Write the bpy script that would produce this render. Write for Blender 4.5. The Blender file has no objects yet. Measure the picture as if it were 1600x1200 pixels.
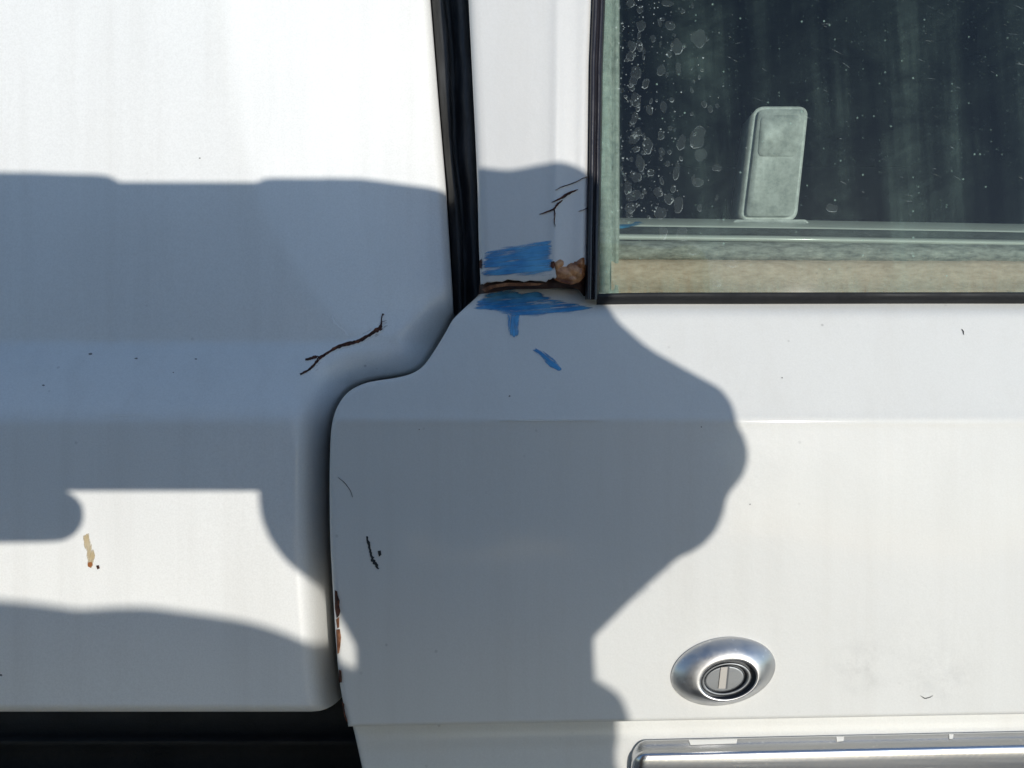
import bpy, bmesh, math, random
import numpy as np
from mathutils import Vector, Matrix

random.seed(7); np.random.seed(7)
scene = bpy.context.scene
C = scene.collection

# ------------------------------------------------------------------ frame of reference
# Panel frame: origin on the door skin in the middle of the picture, x to the right, z up the panel,
# y into the van.  The van side leans back by LEAN; WORLD carries the panel frame into the world.
S = 0.000155                  # metres per photo pixel on the door skin
D = 0.180                     # lens to door skin
LEAN = math.radians(12)
GROUND = -1.06
WORLD = Matrix.Rotation(-LEAN, 4, 'X')
TA, TE = math.tan(math.radians(21.0)), math.tan(math.radians(5.5))
SUN_P = Vector((TA, -1.0, TE)).normalized()         # towards the sun, panel frame
SUN_W = (WORLD.to_3x3() @ SUN_P).normalized()

# ------------------------------------------------------------------ camera
cd = bpy.data.cameras.new('camera')
cam = bpy.data.objects.new('camera', cd); C.objects.link(cam)
cd.sensor_width = 36; cd.lens = 36 * D / (1600 * S)
cd.clip_start = 0.004; cd.clip_end = 2000
cam.matrix_world = WORLD @ Matrix.Translation((0, -D, 0)) @ Matrix.Rotation(math.radians(90), 4, 'X')
scene.camera = cam

# ------------------------------------------------------------------ sky, sun, exposure
world = bpy.data.worlds.new('World'); scene.world = world; world.use_nodes = True
wn = world.node_tree.nodes; wl = world.node_tree.links; wn.clear()
sky = wn.new('ShaderNodeTexSky'); sky.sky_type = 'NISHITA'; sky.sun_disc = False
elev = math.asin(SUN_W.z); sky.sun_elevation = elev
sky.sun_rotation = math.atan2(SUN_W.x, SUN_W.y)
sky.altitude = 300; sky.air_density = 1.0; sky.dust_density = 0.2; sky.ozone_density = 2.2
bg = wn.new('ShaderNodeBackground'); bg.inputs['Strength'].default_value = 0.15
wo = wn.new('ShaderNodeOutputWorld')
wl.new(sky.outputs[0], bg.inputs[0]); wl.new(bg.outputs[0], wo.inputs[0])

sd = bpy.data.lights.new('sun', 'SUN'); sd.energy = 2.78; sd.angle = math.radians(0.55)
sd.color = (1.0, 0.96, 0.885)
sun = bpy.data.objects.new('sun', sd); C.objects.link(sun)
sun.rotation_euler = SUN_W.to_track_quat('Z', 'Y').to_euler(); sun.location = SUN_W * 6

scene.view_settings.view_transform = 'Standard'; scene.view_settings.look = 'None'
scene.view_settings.exposure = 0.16; scene.view_settings.gamma = 1.0
scene.view_settings.use_curve_mapping = False
scene.render.engine = 'CYCLES'
scene.cycles.max_bounces = 10; scene.cycles.transparent_max_bounces = 24
scene.cycles.sample_clamp_indirect = 4.0
scene.cycles.use_denoising = True

# ------------------------------------------------------------------ helpers
def P(px, py, y=0.0):
    """photo pixel (1600 x 1200) at depth y behind the door skin -> panel frame"""
    k = S * (D + y) / D
    return Vector(((px - 800) * k, y, (600 - py) * k))

def SH(px, py, h, b=0.0):
    """the point at height h in front of the door skin whose sun shadow lands at that pixel of a surface at depth b"""
    p = P(px, py, b); t = h + b
    return Vector((p.x + t * TA, -h, p.z + t * TE))

def sm(t):
    t = np.clip(t, 0, 1); return t * t * (3 - 2 * t)

def interp(v, pts):
    a = np.array(pts, float); return np.interp(v, a[:, 0], a[:, 1])

def catmull(pts, n=10):
    p = [np.array(q, float) for q in pts]; p = [2 * p[0] - p[1]] + p + [2 * p[-1] - p[-2]]
    out = []
    for i in range(1, len(p) - 2):
        for k in range(n):
            t = k / n
            out.append(.5 * (2 * p[i] + (p[i + 1] - p[i - 1]) * t + (2 * p[i - 1] - 5 * p[i] + 4 * p[i + 1] - p[i + 2]) * t * t
                             + (3 * p[i] - p[i - 1] - 3 * p[i + 1] + p[i + 2]) * t ** 3))
    out.append(p[-2]); return np.array(out)

def polydist(px, py, line):
    """distance of arrays px,py to a polyline and the side (positive on the right of its direction of travel, in pixels)"""
    best = np.full(px.shape, 1e9); side = np.zeros(px.shape)
    for (x0, y0), (x1, y1) in zip(line[:-1], line[1:]):
        dx, dy = x1 - x0, y1 - y0; L2 = dx * dx + dy * dy + 1e-9
        t = np.clip(((px - x0) * dx + (py - y0) * dy) / L2, 0, 1)
        ex, ey = px - (x0 + t * dx), py - (y0 + t * dy)
        d = np.hypot(ex, ey); m = d < best
        best = np.where(m, d, best); side = np.where(m, np.sign(dx * ey - dy * ex), side)
    return best, side

ROOT_LOC = Vector((0.0, 0.35, GROUND + 0.0))
def link(name, me, mat, parent=None, smooth=True):
    o = bpy.data.objects.new(name, me); C.objects.link(o)
    if mat is not None: me.materials.append(mat)
    if smooth: me.polygons.foreach_set('use_smooth', [True] * len(me.polygons))
    if parent is not None:
        o.parent = parent
        if 'off' in parent: o.matrix_parent_inverse = Matrix.Translation(-Vector(parent['off']))
    return o

def pydata(name, v, f, mat, parent=None, smooth=True):
    me = bpy.data.meshes.new(name); me.from_pydata([tuple(q) for q in v], [], f); me.validate(); me.update()
    return link(name, me, mat, parent, smooth)

def grid_faces(nr, nc, off=0, flip=False):
    i = np.arange(nr - 1)[:, None]; j = np.arange(nc - 1)[None, :]
    a = (i * nc + j + off).ravel()
    q = np.stack([a, a + nc, a + nc + 1, a + 1], 1)
    if flip: q = q[:, ::-1]
    return q.tolist()

def field(name, PX, PY, Y, mat, parent, smooth=True):
    """sheet given in pixel grid arrays and depth"""
    k = S * (D + Y) / D
    v = np.stack([(PX - 800) * k, Y, (600 - PY) * k], -1).reshape(-1, 3)
    return pydata(name, v.tolist(), grid_faces(*PX.shape), mat, parent, smooth)

def bm_obj(name, bm, mat, parent=None, smooth=True):
    bmesh.ops.recalc_face_normals(bm, faces=bm.faces)
    me = bpy.data.meshes.new(name); bm.to_mesh(me); bm.free()
    return link(name, me, mat, parent, smooth)

def box_bm(lo, hi, bev=0.0, seg=3, bm=None):
    own = bm is None
    if own: bm = bmesh.new()
    r = bmesh.ops.create_cube(bm, size=1.0)
    lo, hi = Vector(lo), Vector(hi)
    for v in r['verts']:
        v.co = Vector([(lo[i] + hi[i]) / 2 + v.co[i] * (hi[i] - lo[i]) for i in range(3)])
    if bev > 0:
        es = set(e for v in r['verts'] for e in v.link_edges)
        bmesh.ops.bevel(bm, geom=list(es), offset=bev, segments=seg, affect='EDGES', profile=0.5)
    return bm

# ------------------------------------------------------------------ materials
def nodes(name):
    m = bpy.data.materials.new(name); m.use_nodes = True
    nt = m.node_tree; b = nt.nodes['Principled BSDF']
    return m, nt, nt.nodes, nt.links, b

def N(nt, kind, **kw):
    n = nt.nodes.new('ShaderNode' + kind)
    for k, v in kw.items():
        if k in n.inputs: n.inputs[k].default_value = v
        else: setattr(n, k, v)
    return n

def ramp(nt, src, pts):
    r = nt.nodes.new('ShaderNodeValToRGB'); e = r.color_ramp.elements
    while len(e) < len(pts): e.new(0.5)
    for i, (p, c) in enumerate(pts):
        e[i].position = p; e[i].color = (c, c, c, 1) if isinstance(c, (int, float)) else (*c, 1)
    nt.links.new(src, r.inputs[0]); return r

def coords(nt, scale=(1, 1, 1), rot=(0, 0, 0)):
    tc = N(nt, 'TexCoord'); src = tc.outputs['Object']
    if any(rot):
        m0 = N(nt, 'Mapping'); m0.inputs['Rotation'].default_value = rot; nt.links.new(src, m0.inputs['Vector']); src = m0.outputs[0]
    mp = N(nt, 'Mapping'); mp.inputs['Scale'].default_value = scale
    nt.links.new(src, mp.inputs['Vector']); return mp.outputs[0]

def mix(nt, fac, a, b):
    m = N(nt, 'Mix', data_type='RGBA')
    for s, v in ((0, fac), (6, a), (7, b)):
        if hasattr(v, 'is_output'): nt.links.new(v, m.inputs[s])
        else: m.inputs[s].default_value = v if s == 0 else (*v, 1)
    return m.outputs[2]

def simple(name, col, rough=.5, metal=0.0, spec=.5):
    m, nt, n, l, b = nodes(name)
    b.inputs['Base Color'].default_value = (*col, 1); b.inputs['Roughness'].default_value = rough
    b.inputs['Metallic'].default_value = metal; b.inputs['Specular IOR Level'].default_value = spec
    return m

def paint(name='white_paint', col=(.79, .785, .76), smudge=None, rough=.40, spec=.42):
    m, nt, n, l, b = nodes(name)
    v = coords(nt)
    big = N(nt, 'TexNoise', Scale=14.0, Detail=5.0, Roughness=.6); l.new(v, big.inputs[0])
    fine = N(nt, 'TexNoise', Scale=2300.0, Detail=2.0); l.new(v, fine.inputs[0])
    c = mix(nt, ramp(nt, big.outputs[0], [(.35, 0.0), (.75, 1.0)]).outputs[0], col, tuple(k * .955 for k in col))
    c = mix(nt, ramp(nt, fine.outputs[0], [(.3, .0), (.75, .20)]).outputs[0], c, (.50, .49, .46))
    rn = N(nt, 'TexNoise', Scale=1.0, Detail=6.0, Roughness=.65); l.new(coords(nt, (130, 130, 7)), rn.inputs[0])
    c = mix(nt, ramp(nt, rn.outputs[0], [(.48, 0.0), (.78, .16)]).outputs[0], c, (.50, .47, .42))
    # tiny specks of grit and pits
    vo = N(nt, 'TexVoronoi', Scale=330.0); l.new(v, vo.inputs[0])
    rnd = N(nt, 'SeparateColor'); l.new(vo.outputs['Color'], rnd.inputs[0])
    dens = N(nt, 'TexNoise', Scale=22.0, Detail=3.0); l.new(v, dens.inputs[0])
    sel = N(nt, 'Math', operation='MULTIPLY'); l.new(ramp(nt, rnd.outputs[0], [(.915, 0.0), (.95, 1.0)]).outputs[0], sel.inputs[0])
    l.new(ramp(nt, dens.outputs[0], [(.5, 0.0), (.68, 1.0)]).outputs[0], sel.inputs[1])
    dot = N(nt, 'Math', operation='MULTIPLY'); l.new(sel.outputs[0], dot.inputs[0])
    l.new(ramp(nt, vo.outputs['Distance'], [(.08, .40), (.17, 0.0)]).outputs[0], dot.inputs[1])
    c = mix(nt, dot.outputs[0], c, (.10, .09, .08))
    # rubbed-in grey grime where hands reach for the handle
    if smudge:
        for (cx, cz, rx, rz, amt) in smudge:
            sep = N(nt, 'SeparateXYZ'); l.new(v, sep.inputs[0])
            ax = N(nt, 'Math', operation='MULTIPLY_ADD'); l.new(sep.outputs[0], ax.inputs[0]); ax.inputs[1].default_value = 1 / rx; ax.inputs[2].default_value = -cx / rx
            az = N(nt, 'Math', operation='MULTIPLY_ADD'); l.new(sep.outputs[2], az.inputs[0]); az.inputs[1].default_value = 1 / rz; az.inputs[2].default_value = -cz / rz
            cb = N(nt, 'CombineXYZ'); l.new(ax.outputs[0], cb.inputs[0]); l.new(az.outputs[0], cb.inputs[1])
            ln = N(nt, 'VectorMath', operation='LENGTH'); l.new(cb.outputs[0], ln.inputs[0])
            nz = N(nt, 'TexNoise', Scale=170.0, Detail=5.0, Roughness=.7); l.new(v, nz.inputs[0])
            mu = N(nt, 'Math', operation='MULTIPLY'); l.new(ramp(nt, ln.outputs[1], [(.1, amt), (1.0, 0.0)]).outputs[0], mu.inputs[0])
            l.new(ramp(nt, nz.outputs[0], [(.42, 0.0), (.72, 1.0)]).outputs[0], mu.inputs[1])
            c = mix(nt, mu.outputs[0], c, (.20, .20, .20))
    l.new(c, b.inputs['Base Color'])
    rr = N(nt, 'TexNoise', Scale=40.0, Detail=4.0); l.new(v, rr.inputs[0])
    l.new(ramp(nt, rr.outputs[0], [(.3, rough - .08), (.7, rough + .08)]).outputs[0], b.inputs['Roughness'])
    b.inputs['Specular IOR Level'].default_value = spec
    b.inputs['Coat Weight'].default_value = .28; b.inputs['Coat Roughness'].default_value = .09
    bp = N(nt, 'Bump', Strength=.16, Distance=.0004)
    op = N(nt, 'TexNoise', Scale=420.0, Detail=3.0); l.new(v, op.inputs[0])
    l.new(op.outputs[0], bp.inputs['Height']); l.new(bp.outputs[0], b.inputs['Normal'])
    return m

def zx(px, py): return ((px - 800) * S, (600 - py) * S)
sg = [(*zx(1345, 1045), .010, .008, .30), (*zx(1470, 1060), .012, .009, .26), (*zx(1420, 1000), .024, .010, .09)]
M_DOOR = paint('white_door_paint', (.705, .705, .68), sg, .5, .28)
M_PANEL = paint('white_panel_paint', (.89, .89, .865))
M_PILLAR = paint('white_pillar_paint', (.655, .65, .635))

def rubber(name, a=(.018, .020, .024), c=(.11, .115, .125), streak=True, rough=(.35, .7)):
    m, nt, n, l, b = nodes(name)
    v = coords(nt, (1, 1, .12) if streak else (1, 1, 1))
    t = N(nt, 'TexNoise', Scale=420.0, Detail=5.0, Roughness=.65); l.new(v, t.inputs[0])
    t2 = N(nt, 'TexNoise', Scale=60.0, Detail=4.0); l.new(coords(nt), t2.inputs[0])
    r = ramp(nt, t.outputs[0], [(.4, 0.0), (.75, 1.0)]).outputs[0]
    mm = N(nt, 'Math', operation='MULTIPLY'); l.new(r, mm.inputs[0]); l.new(ramp(nt, t2.outputs[0], [(.4, .15), (.65, 1.0)]).outputs[0], mm.inputs[1])
    l.new(mix(nt, mm.outputs[0], a, c), b.inputs['Base Color'])
    l.new(ramp(nt, t2.outputs[0], [(.35, rough[0]), (.7, rough[1])]).outputs[0], b.inputs['Roughness'])
    bp = N(nt, 'Bump', Strength=.35, Distance=.0005); l.new(t.outputs[0], bp.inputs['Height']); l.new(bp.outputs[0], b.inputs['Normal'])
    return m
M_SEAL = rubber('sheen_streaked_seal_rubber')  # light grey streaks put the rubber's sheen into its colour
M_GLAZE = rubber('glazing_rubber', (.014, .012, .016), (.045, .04, .05), True, (.22, .45))
M_BLACK = rubber('black_track_plastic', (.006, .007, .009), (.012, .013, .016), False, (.6, .85))

def rust_mat(name, cols, scale=260.0, rough=.5, bump=.6):
    m, nt, n, l, b = nodes(name)
    v = coords(nt); t = N(nt, 'TexNoise', Scale=scale, Detail=6.0, Roughness=.65); l.new(v, t.inputs[0])
    l.new(ramp(nt, t.outputs[0], cols).outputs[0], b.inputs['Base Color'])
    b.inputs['Roughness'].default_value = rough
    bp = N(nt, 'Bump', Strength=bump, Distance=.0006); l.new(t.outputs[0], bp.inputs['Height']); l.new(bp.outputs[0], b.inputs['Normal'])
    return m
M_RUST = rust_mat('brown_rust', [(.3, (.035, .014, .008)), (.5, (.16, .06, .025)), (.62, (.33, .15, .07)), (.75, (.10, .04, .02))])
M_HOLE = rust_mat('dark_rust_hole', [(.3, (.012, .006, .004)), (.55, (.05, .02, .011)), (.7, (.12, .05, .024))], 380.0, .6)
M_BUBBLE = rust_mat('glossy_rust_bubble', [(.28, (.05, .018, .010)), (.45, (.25, .095, .036)), (.6, (.55, .27, .12)), (.78, (.12, .045, .02))], 190.0, .28)
M_CRACK = rust_mat('crack_rust', [(.38, (.028, .009, .006)), (.55, (.08, .024, .013)), (.72, (.26, .085, .032))], 700.0, .8, .15)
M_CHIP = simple('dark_primer_chip', (.02, .025, .028), .7)
M_PIT = simple('dull_paint_pit', (.22, .21, .20), .8)
M_FLECK = simple('white_fleck_finish', (.78, .77, .73), .5)
M_WHITEMARK = simple('white_mark_and_glint', (.9, .9, .88), .3)

def smear_mat(name, ang, col=(.030, .23, .52), col2=(.11, .42, .72)):
    """blue paint wiped on with a dry brush: streaks along the stroke let the white through"""
    m, nt, n, l, b = nodes(name)
    out = n['Material Output']
    v = coords(nt, (75, 600, 1250), (0, ang, 0)); t = N(nt, 'TexNoise', Scale=1.0, Detail=5.0, Roughness=.6); l.new(v, t.inputs[0])
    v2 = coords(nt, (230, 230, 230)); t2 = N(nt, 'TexNoise', Scale=1.0, Detail=4.0); l.new(v2, t2.inputs[0])
    l.new(mix(nt, ramp(nt, t2.outputs[0], [(.35, 0.0), (.7, 1.0)]).outputs[0], col, col2), b.inputs['Base Color'])
    b.inputs['Roughness'].default_value = .45
    uv = N(nt, 'UVMap'); sp = N(nt, 'SeparateXYZ'); l.new(uv.outputs[0], sp.inputs[0])     # u = how far inside the wiped edge
    ad = N(nt, 'Math', operation='ADD'); l.new(t.outputs[0], ad.inputs[0]); l.new(sp.outputs[0], ad.inputs[1])
    bp = N(nt, 'Bump', Strength=.35, Distance=.0004); l.new(t.outputs[0], bp.inputs['Height']); l.new(bp.outputs[0], b.inputs['Normal'])
    tr = N(nt, 'BsdfTransparent'); mx = N(nt, 'MixShader')
    l.new(ramp(nt, ad.outputs[0], [(.44, 0.0), (.53, .50), (.67, .96)]).outputs[0], mx.inputs[0])
    l.new(tr.outputs[0], mx.inputs[1]); l.new(b.outputs[0], mx.inputs[2]); l.new(mx.outputs[0], out.inputs[0])
    return m
M_BLUE = smear_mat('blue_wiped_paint', 0.12); M_BLUE_V = smear_mat('blue_wiped_paint_down', 1.52); M_BLUE_D = smear_mat('blue_wiped_paint_slanted', -0.72)
M_RSTAIN = smear_mat('faint_rust_bleed', .5, (.34, .17, .09), (.50, .34, .24))
M_DRIP = smear_mat('rusty_drip_stain', 1.36, (.50, .38, .20), (.66, .58, .42))

def chrome(name, rough=(.12, .28), col=(.62, .63, .65), stretch=(1, 1, 1), pits=1.0):
    m, nt, n, l, b = nodes(name)
    v = coords(nt); t = N(nt, 'TexNoise', Scale=240.0, Detail=4.0, Roughness=.6); l.new(coords(nt, stretch), t.inputs[0])
    vo = N(nt, 'TexVoronoi', Scale=900.0); l.new(v, vo.inputs[0])
    sp = N(nt, 'SeparateColor'); l.new(vo.outputs['Color'], sp.inputs[0])
    pit = N(nt, 'Math', operation='MULTIPLY'); l.new(ramp(nt, sp.outputs[0], [(.86, 0.0), (.9, 1.0)]).outputs[0], pit.inputs[0])
    l.new(ramp(nt, vo.outputs['Distance'], [(.2, .4 * pits), (.35, 0.0)]).outputs[0], pit.inputs[1])
    l.new(mix(nt, pit.outputs[0], col, (.9, .9, .9)), b.inputs['Base Color'])
    b.inputs['Metallic'].default_value = 1.0
    l.new(ramp(nt, t.outputs[0], [(.35, rough[0]), (.7, rough[1])]).outputs[0], b.inputs['Roughness'])
    w = N(nt, 'TexNoise', Scale=1.0, Detail=3.0); l.new(coords(nt, (160, 1600, 1600), (0, .9, 0)), w.inputs[0])
    bp = N(nt, 'Bump', Strength=.05, Distance=.0003); l.new(w.outputs[0], bp.inputs['Height']); l.new(bp.outputs[0], b.inputs['Normal'])
    return m
M_CHROME = chrome('worn_chrome', (.34, .52), (.62, .62, .62)); M_STEEL = chrome('dull_lock_steel', (.42, .6), (.20, .21, .22), (.3, 1, 3), 0.0)
M_HCHROME = chrome('pitted_handle_chrome', (.20, .30), (.60, .61, .63), (.05, 1, 3))

# ------------------------------------------------------------------ the ground
gm, nt, n, l, b = nodes('asphalt')
v = coords(nt); t = N(nt, 'TexNoise', Scale=60.0, Detail=8.0); l.new(v, t.inputs[0])
l.new(ramp(nt, t.outputs[0], [(.3, (.06, .057, .052)), (.7, (.12, .115, .105))]).outputs[0], b.inputs['Base Color']); b.inputs['Roughness'].default_value = .9
g = pydata('ground', [(-300, -300, GROUND), (300, -300, GROUND), (300, 300, GROUND), (-300, 300, GROUND)], [(0, 1, 2, 3)], gm, None, False)
g['kind'] = 'structure'

# ------------------------------------------------------------------ the van
van = bpy.data.objects.new('van', None); C.objects.link(van)
VOFF = Vector((0.1, .35, GROUND))
van['off'] = tuple(VOFF)
van.matrix_world = WORLD @ Matrix.Translation(VOFF)
van.empty_display_size = .2
van['label'] = 'white van with rusty cracked door pillar, blue paint smears and chrome handle'
van['category'] = 'van'

# outline of the front door's rear edge, single valued in py
S_PTS = [(752, 458), (744, 466), (728, 480), (708, 499), (697, 518), (680, 546), (663, 570), (645, 583), (620, 590), (594, 594), (570, 599),
         (545, 612), (528, 634), (519, 662), (516, 700), (515, 760), (516, 840), (519, 900), (523, 970), (527, 1030), (533, 1080), (544, 1134)]
S_LINE = catmull(S_PTS, 8)
def door_left(py):
    return np.interp(py, S_LINE[:, 1], S_LINE[:, 0])
def step_line(px): return 1135.0 - .0185 * (np.asarray(px, float) - 545)

def door_depth(px, py):
    px = np.asarray(px, float); py = np.asarray(py, float)
    u = 656 - py; r = 7.0                                           # crease: face above it leans back
    soft = np.where(u > r, u, np.where(u < -r, 0, (u + r) ** 2 / (4 * r)))
    y = soft * S * math.tan(math.radians(20.0))
    y = y + sm((505 - py) / 42) ** 2 * .0035                        # belt rolls in to the glass
    y = y - .00012 * np.exp(-((py - 656) / 9.0) ** 2)                # pressed bead along the crease
    dd, _ = polydist(px, py, S_LINE)
    r = 9.0; q = np.clip(r - dd, 0, r)
    y = y + (r - np.sqrt(np.maximum(r * r - q * q, 0))) * S
    st = step_line(px) - py                                         # turned-in lower edge
    q = np.clip(5.0 - st, 0, 5.0); y = y + (5.0 - np.sqrt(np.maximum(25 - q * q, 0))) * S
    y = y + .00012 * np.sin(px * .009 + 1) * np.sin(py * .011)
    return y

rows = np.unique(np.concatenate([np.linspace(458, 520, 26), np.linspace(520, 575, 16), np.linspace(575, 640, 44), np.linspace(640, 675, 24),
                                 np.linspace(675, 1090, 60), np.linspace(1090, 1125, 10), np.linspace(1125, 1135, 12)]))
es = np.concatenate([[0, 1, 2, 3.5, 5, 7, 9, 12, 16], np.linspace(22, 120, 14), np.linspace(130, 1100, 80), np.linspace(1150, 2700, 40)])
PY = np.repeat(rows[:, None], len(es), 1)
PX = door_left(rows)[:, None] + es[None, :]
# belt line and lower edge are not quite level
topw = np.clip((505 - PY) / 47, 0, 1)
belt = interp(PX.ravel(), [(700, 0), (752, -2), (800, -7), (850, -8), (905, -7), (925, -2), (945, 0), (1000, 2), (1100, 3), (1250, 2), (1600, -2), (3300, -6)]).reshape(PX.shape)
PY = PY + topw * belt
PY = PY + sm((PY - 1040) / 95) * (step_line(PX) - 1135)
Y = door_depth(PX, PY)
# flange turned into the gap at the left, tucked in at the bottom and the belt
fl = [.026, .012, .004]
PXf = np.concatenate([np.repeat(PX[:, :1], 3, 1) + np.array([[10, 3, .6]]), PX], 1)
PYf = np.concatenate([np.repeat(PY[:, :1], 3, 1), PY], 1)
Yf = np.concatenate([Y[:, :1] + np.array([fl]), Y], 1)
PXf = np.concatenate([PXf[:1], PXf, PXf[-1:]], 0)
PYf = np.concatenate([PYf[:1] + 3, PYf, PYf[-1:] - 2], 0); Yf = np.concatenate([Yf[:1] + .012, Yf, Yf[-1:] + .010], 0)
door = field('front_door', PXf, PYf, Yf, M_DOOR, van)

# lower door face, set back behind the turned edge
low_left = [(1090, 541), (1134, 551), (1150, 555), (1200, 566), (1400, 600), (3000, 640)]
rows2 = np.concatenate([np.linspace(1105, 1220, 30), np.linspace(1240, 2900, 30)])
es2 = np.concatenate([[0, 1, 2.5, 5, 8], np.linspace(14, 2700, 90)])
PY2 = np.repeat(rows2[:, None], len(es2), 1) - .0185 * es2[None, :] * np.clip((1300 - rows2) / 200, 0, 1)[:, None]
PX2 = interp(rows2, low_left)[:, None] + es2[None, :]
q = np.clip(6 - es2, 0, 6); Y2 = .0058 + np.repeat(((6 - np.sqrt(36 - q * q)) * S)[None, :], len(rows2), 0)
Y2 = Y2 - .0003 * np.exp(-((PY2 - (step_line(PX2) + 24)) / 10) ** 2)
PX2 = np.concatenate([PX2[:, :1] + 8, PX2], 1); PY2 = np.concatenate([PY2[:, :1], PY2], 1); Y2 = np.concatenate([Y2[:, :1] + .025, Y2], 1)
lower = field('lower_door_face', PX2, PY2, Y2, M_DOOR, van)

# ---- rear side panel
SEAL_L = [(-2000, 500), (0, 672), (150, 684), (290, 696), (400, 703), (500, 709), (520, 712)]
CREASE = catmull([(20, -1900), (230, -600), (345, 0), (360, 120), (390, 260), (430, 360), (480, 450), (530, 510), (580, 560), (640, 640)], 6)
SLINE_EXT = np.concatenate([S_LINE, [[560, 1200], [600, 1500]]])
def panel_depth(px, py):
    px = np.asarray(px, float); py = np.asarray(py, float)
    low, up = .0060, .0176
    def bend(v, r): return np.where(v > r, v, np.where(v < -r, 0, (v + r) ** 2 / (4 * r)))
    t = (bend(650 - py, 16) - bend(536 - py, 7)) / (650 - 536)
    y = low + (up - low) * np.clip(t, 0, 1.2)
    # facet behind the door pillar falls away towards the gap
    cx = np.interp(py, CREASE[:, 1], CREASE[:, 0]); sl = np.interp(py, [0, 260, 450, 560], [.99, .97, .80, .70])
    fac = bend((px - cx) * sl, 15) * S * math.tan(math.radians(10.5)) * sm((640 - py) / 150)
    y = y + fac
    # the edge rolls in towards the door gap
    dd, sd_ = polydist(px, py, SLINE_EXT)
    inside = door_left(np.clip(py, 458, 1134)) - px
    q = np.where(inside > 0, dd, -dd * .6)
    W = np.interp(py, [430, 520, 600, 700, 1100], [34, 70, 80, 60, 56])
    tt = np.clip(1 - q / W, 0, 1.5)
    y = y + np.where(py > 400, sm((py - 400) / 120), 0) * np.interp(py, [480, 620, 700], [.010, .013, .018]) * tt ** 2.0 + np.where(py > 480, np.clip(1 - q / 9, 0, 1) ** 2 * .004, 0)
    qs = interp(py.ravel(), SEAL_L).reshape(py.shape) - px               # small roll at the seal
    y = y + np.where(py < 520, np.clip(1 - qs / 14, 0, 1) ** 2 * .0022, 0)
    qb = 1112 - py                                                      # bottom edge
    y = y + np.clip(1 - qb / 12, 0, 1) ** 2 * .0018
    y = y + .00010 * np.sin(px * .012) * np.sin(py * .008 + 2)
    return y
rows = np.concatenate([np.linspace(-1900, -40, 30), np.linspace(-20, 480, 70), np.linspace(486, 700, 72), np.linspace(705, 1048, 60), np.linspace(1050, 1112, 44)])
xr = np.where(rows < 500, interp(rows, SEAL_L), np.minimum(door_left(np.clip(rows, 458, 1134)) + 16, 720))
bl = sm((rows - 488) / 24); xr = np.where((rows > 488) & (rows < 512), interp(rows, SEAL_L) * (1 - bl) + (door_left(rows) + 16) * bl, xr)
crn = rows > 1052; xr = np.where(crn, np.minimum(xr, 486 + np.sqrt(np.maximum(60 ** 2 - (rows - 1052) ** 2, 0))), xr)
es = np.concatenate([[0, 1.5, 3, 5, 7, 10, 13], np.linspace(17, 130, 36), np.linspace(136, 760, 90), np.linspace(800, 2600, 36)])[::-1]
PY = np.repeat(rows[:, None], len(es), 1); PX = xr[:, None] - es[None, :]
Y = panel_depth(PX, PY)
PXf = np.concatenate([PX, PX[:, -1:] + 1], 1); PYf = np.concatenate([PY, PY[:, -1:]], 1); Yf = np.concatenate([Y, Y[:, -1:] + .014], 1)
PXf = np.concatenate([PXf, PXf[-1:]], 0); PYf = np.concatenate([PYf, PYf[-1:] - 1], 0); Yf = np.concatenate([Yf, Yf[-1:] + .02], 0)
panel = field('rear_side_panel', PXf, PYf, Yf, M_PANEL, van)

# ---- black channel below the rear panel and behind the gap
def loft(name, secs, mat, parent):
    """secs: list of rows of (px,py,depth)"""
    a = np.array(secs, float); return field(name, a[:, :, 0], a[:, :, 1], a[:, :, 2], mat, parent)
prof = [(1080, .050), (1100, .052), (1150, .050), (1158, .046), (1166, .050), (1260, .050), (1300, .046), (1330, .020), (1345, .012)]
trk = loft('sliding_track', [[(x, py, d) for x in np.linspace(-2200, 640, 30)] for py, d in prof], M_BLACK, van)
low = [(1345, .0125), (1352, .0118), (1700, .0115), (2900, .012)]
sill = loft('lower_rear_panel', [[(x, py, d) for x in np.linspace(-2200, 590, 20)] for py, d in low], M_PANEL, van)
pts = [(-40, -1900), (-30, 0), (0, 300), (40, 600)]
back = loft('gap_backing', [[(x, py, .055) for x in np.linspace(440, 960, 8)] for py in np.linspace(-1900, 1500, 12)], M_BLACK, van)

# ---- rubber seal between rear panel and door pillar
PIL_L = [(-2000, 560), (0, 732), (100, 737), (200, 742), (290, 746), (380, 748), (470, 752)]
rowsS = np.concatenate([np.linspace(-1900, 0, 12), np.linspace(12, 530, 60)])
secs = []
rs = np.random.RandomState(3)
for py in rowsS:
    L, R = float(interp(py, SEAL_L)), float(interp(py, PIL_L)); w = R - L
    lip = L + w * (.36 + .05 * math.sin(py * .021)) + rs.uniform(-.6, .6)
    base = .034
    secs.append([(L - 10, py, .050), (L + 0, py, .040), (L + w * .08, py, base + .0005), (L + w * .22, py, base - .0022), (lip - 4, py, base - .0030), (lip, py, base - .0012), (lip + 2.5, py, base + .0032),
                 (lip + 9, py, base + .0022), (L + w * .72, py, base - .0006 + .0004 * math.sin(py * .07)), (L + w * .9, py, base - .0010), (R + 1, py, base + .001), (R + 8, py, .050)])
seal = loft('door_seal', secs, M_SEAL, van)

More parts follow.
